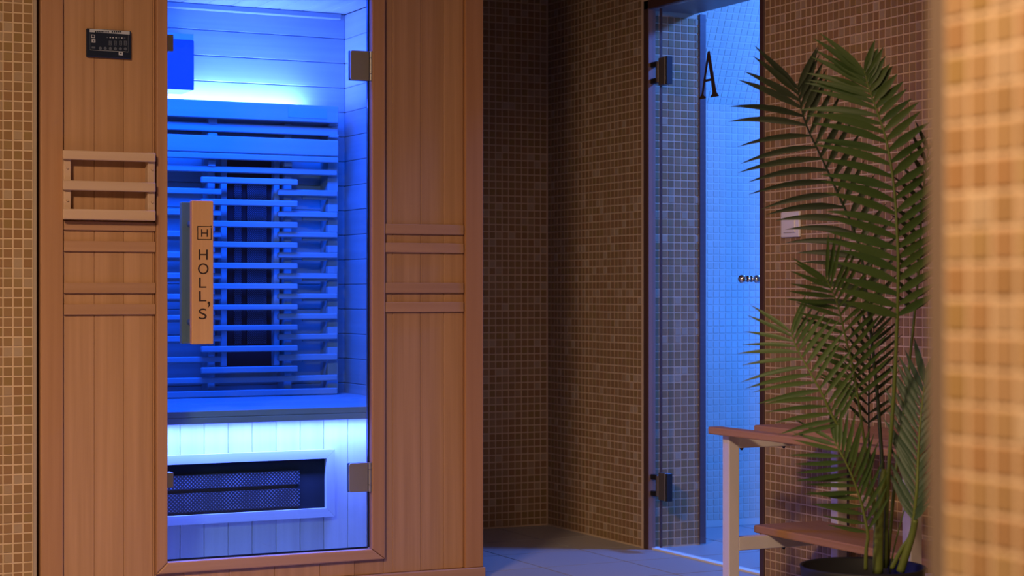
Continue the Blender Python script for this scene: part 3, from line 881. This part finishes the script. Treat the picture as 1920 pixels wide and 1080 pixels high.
def spline(pts, n):
    """Catmull-Rom through pts, n samples"""
    out = []
    m = len(pts) - 1
    for i in range(n):
        t = i / (n - 1) * m; k = min(int(t), m - 1); f = t - k
        p0, p1, p2, p3 = pts[max(k - 1, 0)], pts[k], pts[k + 1], pts[min(k + 2, m)]
        out.append(0.5 * ((2 * p1) + (p2 - p0) * f + (2 * p0 - 5 * p1 + 4 * p2 - p3) * f * f + (3 * p1 - p0 - 3 * p2 + p3) * f ** 3))
    return out

VIEW = Vector((S, C, 0))           # from the camera into the room
def leaflet(base, direc, nrm, L, wd, droop, mat, parent):
    """folded lance-shaped leaflet"""
    bm = bmesh.new()
    n = 7
    rows = []
    d = direc.normalized()
    for i in range(n + 1):
        s = i / n
        p = base + d * (L * s) + Vector((0, 0, -droop * L * s * s))
        tan = (d + Vector((0, 0, -2 * droop * s))).normalized()
        side = tan.cross(nrm).normalized()
        up = side.cross(tan).normalized()
        prof = (0.35 + 0.65 * min(1, s / 0.28)) * (1 - max(0, (s - 0.35) / 0.65) ** 1.7)
        wv_ = wd * max(prof, 0.02) / 2
        rows.append((bm.verts.new(p + side * wv_ + up * wv_ * 0.35), bm.verts.new(p), bm.verts.new(p - side * wv_ + up * wv_ * 0.35)))
    for i in range(n):
        a, b = rows[i], rows[i + 1]
        bm.faces.new((a[0], a[1], b[1], b[0])); bm.faces.new((a[1], a[2], b[2], b[1]))
    return build('leaflet', bm, mat, parent, smooth=True)

def frond(stem_px, rach_px, nl, LL, LR, angL, angR, tilt, mat, wd=0.0135, droopL=0.2, droopR=0.1, t0=0.0, shape=None, rr=0.0042, stemmat=None, jitter=0.07):
    """stem_px / rach_px: (column, row, depth offset); leaflets along the rachis"""
    sp = [pt(x, y, D0 + d) for x, y, d in stem_px]
    rp_ = [pt(x, y, D0 + d) for x, y, d in rach_px]
    allp = spline(sp + rp_[(1 if sp else 0):] if sp else rp_, 40)
    radii = [rr * (1.0 - 0.82 * i / 39) + 0.0006 for i in range(40)]
    fr = build('frond', tube(bmesh.new(), allp, radii, 7), stemmat or M_STEM, palm, smooth=True)
    rs = spline(rp_, 60)
    for side in (-1, 1):
        for k in range(nl):
            t = t0 + (1 - t0) * (k + 0.5 + (0.18 if side > 0 else 0)) / (nl + 0.3)
            i = min(58, int(t * 59))
            p = rs[i] + (rs[i + 1] - rs[i]) * (t * 59 - i)
            tan = (rs[min(59, i + 1)] - rs[max(0, i - 1)]).normalized()
            nrm = (-VIEW + Vector((0, 0, tilt[1])) + Vector((C, -S, 0)) * tilt[0])
            nrm = (nrm - tan * nrm.dot(tan)).normalized()
            sd = tan.cross(nrm).normalized() * (1 if side > 0 else -1)
            # tan x nrm points to the image right when tan is up and nrm is to the camera
            a = math.radians((angL if side < 0 else angR) * (1 - 0.52 * max(0, (t - 0.66) / 0.34)) + random.uniform(-4, 4))
            L = (LL if side < 0 else LR) * (shape(t) if shape else (0.78 + 0.40 * math.sin(math.pi * min(1, t * 0.80 + 0.10)))) * random.uniform(1 - jitter, 1 + jitter)
            dr_ = (droopL if side < 0 else droopR) * (1 - 0.8 * max(0, t - 0.7) / 0.3) + random.uniform(-0.03, 0.03)
            d = tan * math.cos(a) + sd * math.sin(a) - nrm * random.uniform(-0.10, 0.12)
            leaflet(p, d, nrm, L, wd * random.uniform(0.9, 1.1) * (0.8 + 0.2 * min(1, L / 0.14)), dr_, mat, fr)
    return fr

def px(n): return n * D0 / F
# tall front frond
frond([(1660, 1065, 0.0), (1662, 960, 0.0), (1668, 850, -0.02), (1678, 700, -0.04)],
      [(1683, 600, -0.06), (1684, 520, -0.07), (1682, 440, -0.07), (1676, 350, -0.06), (1662, 265, -0.04), (1643, 205, 0.0), (1629, 165, 0.03), (1620, 132, 0.05)],
      27, px(128), px(88), 66, 58, (0.15, 0.1), M_LEAF, 0.0195, 0.12, 0.02, rr=0.0052)
# frond behind it, leaning left, its shade put into the leaf colour
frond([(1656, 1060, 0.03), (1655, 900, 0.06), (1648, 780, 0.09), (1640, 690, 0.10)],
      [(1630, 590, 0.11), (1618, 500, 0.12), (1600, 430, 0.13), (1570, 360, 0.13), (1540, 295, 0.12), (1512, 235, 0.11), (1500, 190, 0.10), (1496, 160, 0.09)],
      20, px(130), px(95), 62, 50, (-0.2, 0.0), M_LEAF_SHADE, 0.0155, 0.20, 0.05, rr=0.0045, stemmat=M_LEAF_SHADE)
# low left frond
frond([(1652, 1060, -0.01), (1640, 960, -0.03), (1620, 890, -0.05), (1596, 840, -0.07)],
      [(1572, 800, -0.08), (1558, 775, -0.08), (1541, 738, -0.08), (1520, 700, -0.07), (1500, 664, -0.05), (1488, 638, -0.03), (1482, 618, -0.02)],
      15, px(100), px(90), 66, 62, (0.0, 0.1), M_LEAF, 0.0115, 0.10, 0.02, rr=0.004)
# middle frond, olive
frond([(1645, 1060, 0.02), (1640, 950, 0.03), (1624, 850, 0.03), (1612, 770, 0.03)],
      [(1610, 750, 0.03), (1600, 695, 0.03), (1586, 635, 0.02), (1573, 580, 0.0), (1560, 545, -0.02), (1548, 520, -0.03)],
      17, px(92), px(98), 55, 60, (0.2, 0.0), M_LEAF, 0.0115, 0.02, 0.0, rr=0.0036)
# front low frond
frond([(1623, 1068, -0.05), (1624, 1030, -0.06), (1627, 1003, -0.07)],
      [(1627, 1003, -0.07), (1618, 955, -0.08), (1606, 915, -0.09), (1592, 880, -0.10), (1576, 848, -0.10), (1562, 822, -0.09)],
      15, px(88), px(80), 68, 42, (0.1, 0.1), M_LEAF, 0.0115, -0.02, -0.05, rr=0.0042)
# small frond in the middle, in the same shaded leaf colour
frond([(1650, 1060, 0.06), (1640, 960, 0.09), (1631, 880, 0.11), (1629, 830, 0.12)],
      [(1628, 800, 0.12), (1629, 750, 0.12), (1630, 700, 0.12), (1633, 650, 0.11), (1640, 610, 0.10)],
      12, px(62), px(66), 48, 55, (0.0, 0.0), M_LEAF_SHADE, 0.0095, -0.05, -0.06, rr=0.003, stemmat=M_LEAF_SHADE)
# right frond, seen nearly edge-on, cool green
frond([(1672, 1066, -0.02), (1690, 1030, -0.03), (1708, 1000, -0.04)],
      [(1714, 980, -0.05), (1718, 930, -0.05), (1721, 870, -0.04), (1724, 810, -0.03), (1730, 750, -0.01), (1736, 700, 0.02)],
      19, px(95), px(52), 38, 32, (-0.6, 0.1), M_LEAFB, 0.0140, -0.05, 0.0, rr=0.0055)
# half hidden upper right frond behind the tall one
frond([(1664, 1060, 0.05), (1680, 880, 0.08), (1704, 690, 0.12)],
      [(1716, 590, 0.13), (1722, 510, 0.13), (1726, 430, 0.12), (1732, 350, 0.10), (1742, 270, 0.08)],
      14, px(70), px(60), 55, 50, (0.3, 0.0), M_LEAF_SHADE, 0.012, 0.05, 0.05, rr=0.004, stemmat=M_STEM)
# main canes
for pts_, r in (([(1646, 1075, -0.02), (1647, 1000, -0.02), (1652, 930, -0.01), (1656, 880, 0.0)], 0.0125), ([(1688, 1072, -0.03), (1700, 1035, -0.035), (1711, 1000, -0.04), (1716, 975, -0.05)], 0.010), ([(1668, 1075, 0.03), (1676, 1030, 0.03), (1690, 975, 0.02), (1697, 950, 0.02)], 0.0022)):
    pp = spline([pt(x, y, D0 + d) for x, y, d in pts_], 16)
    cane = build('cane', tube(bmesh.new(), pp, [r * (1 - 0.3 * i / 15) for i in range(16)], 12), M_STEM, palm, smooth=True)
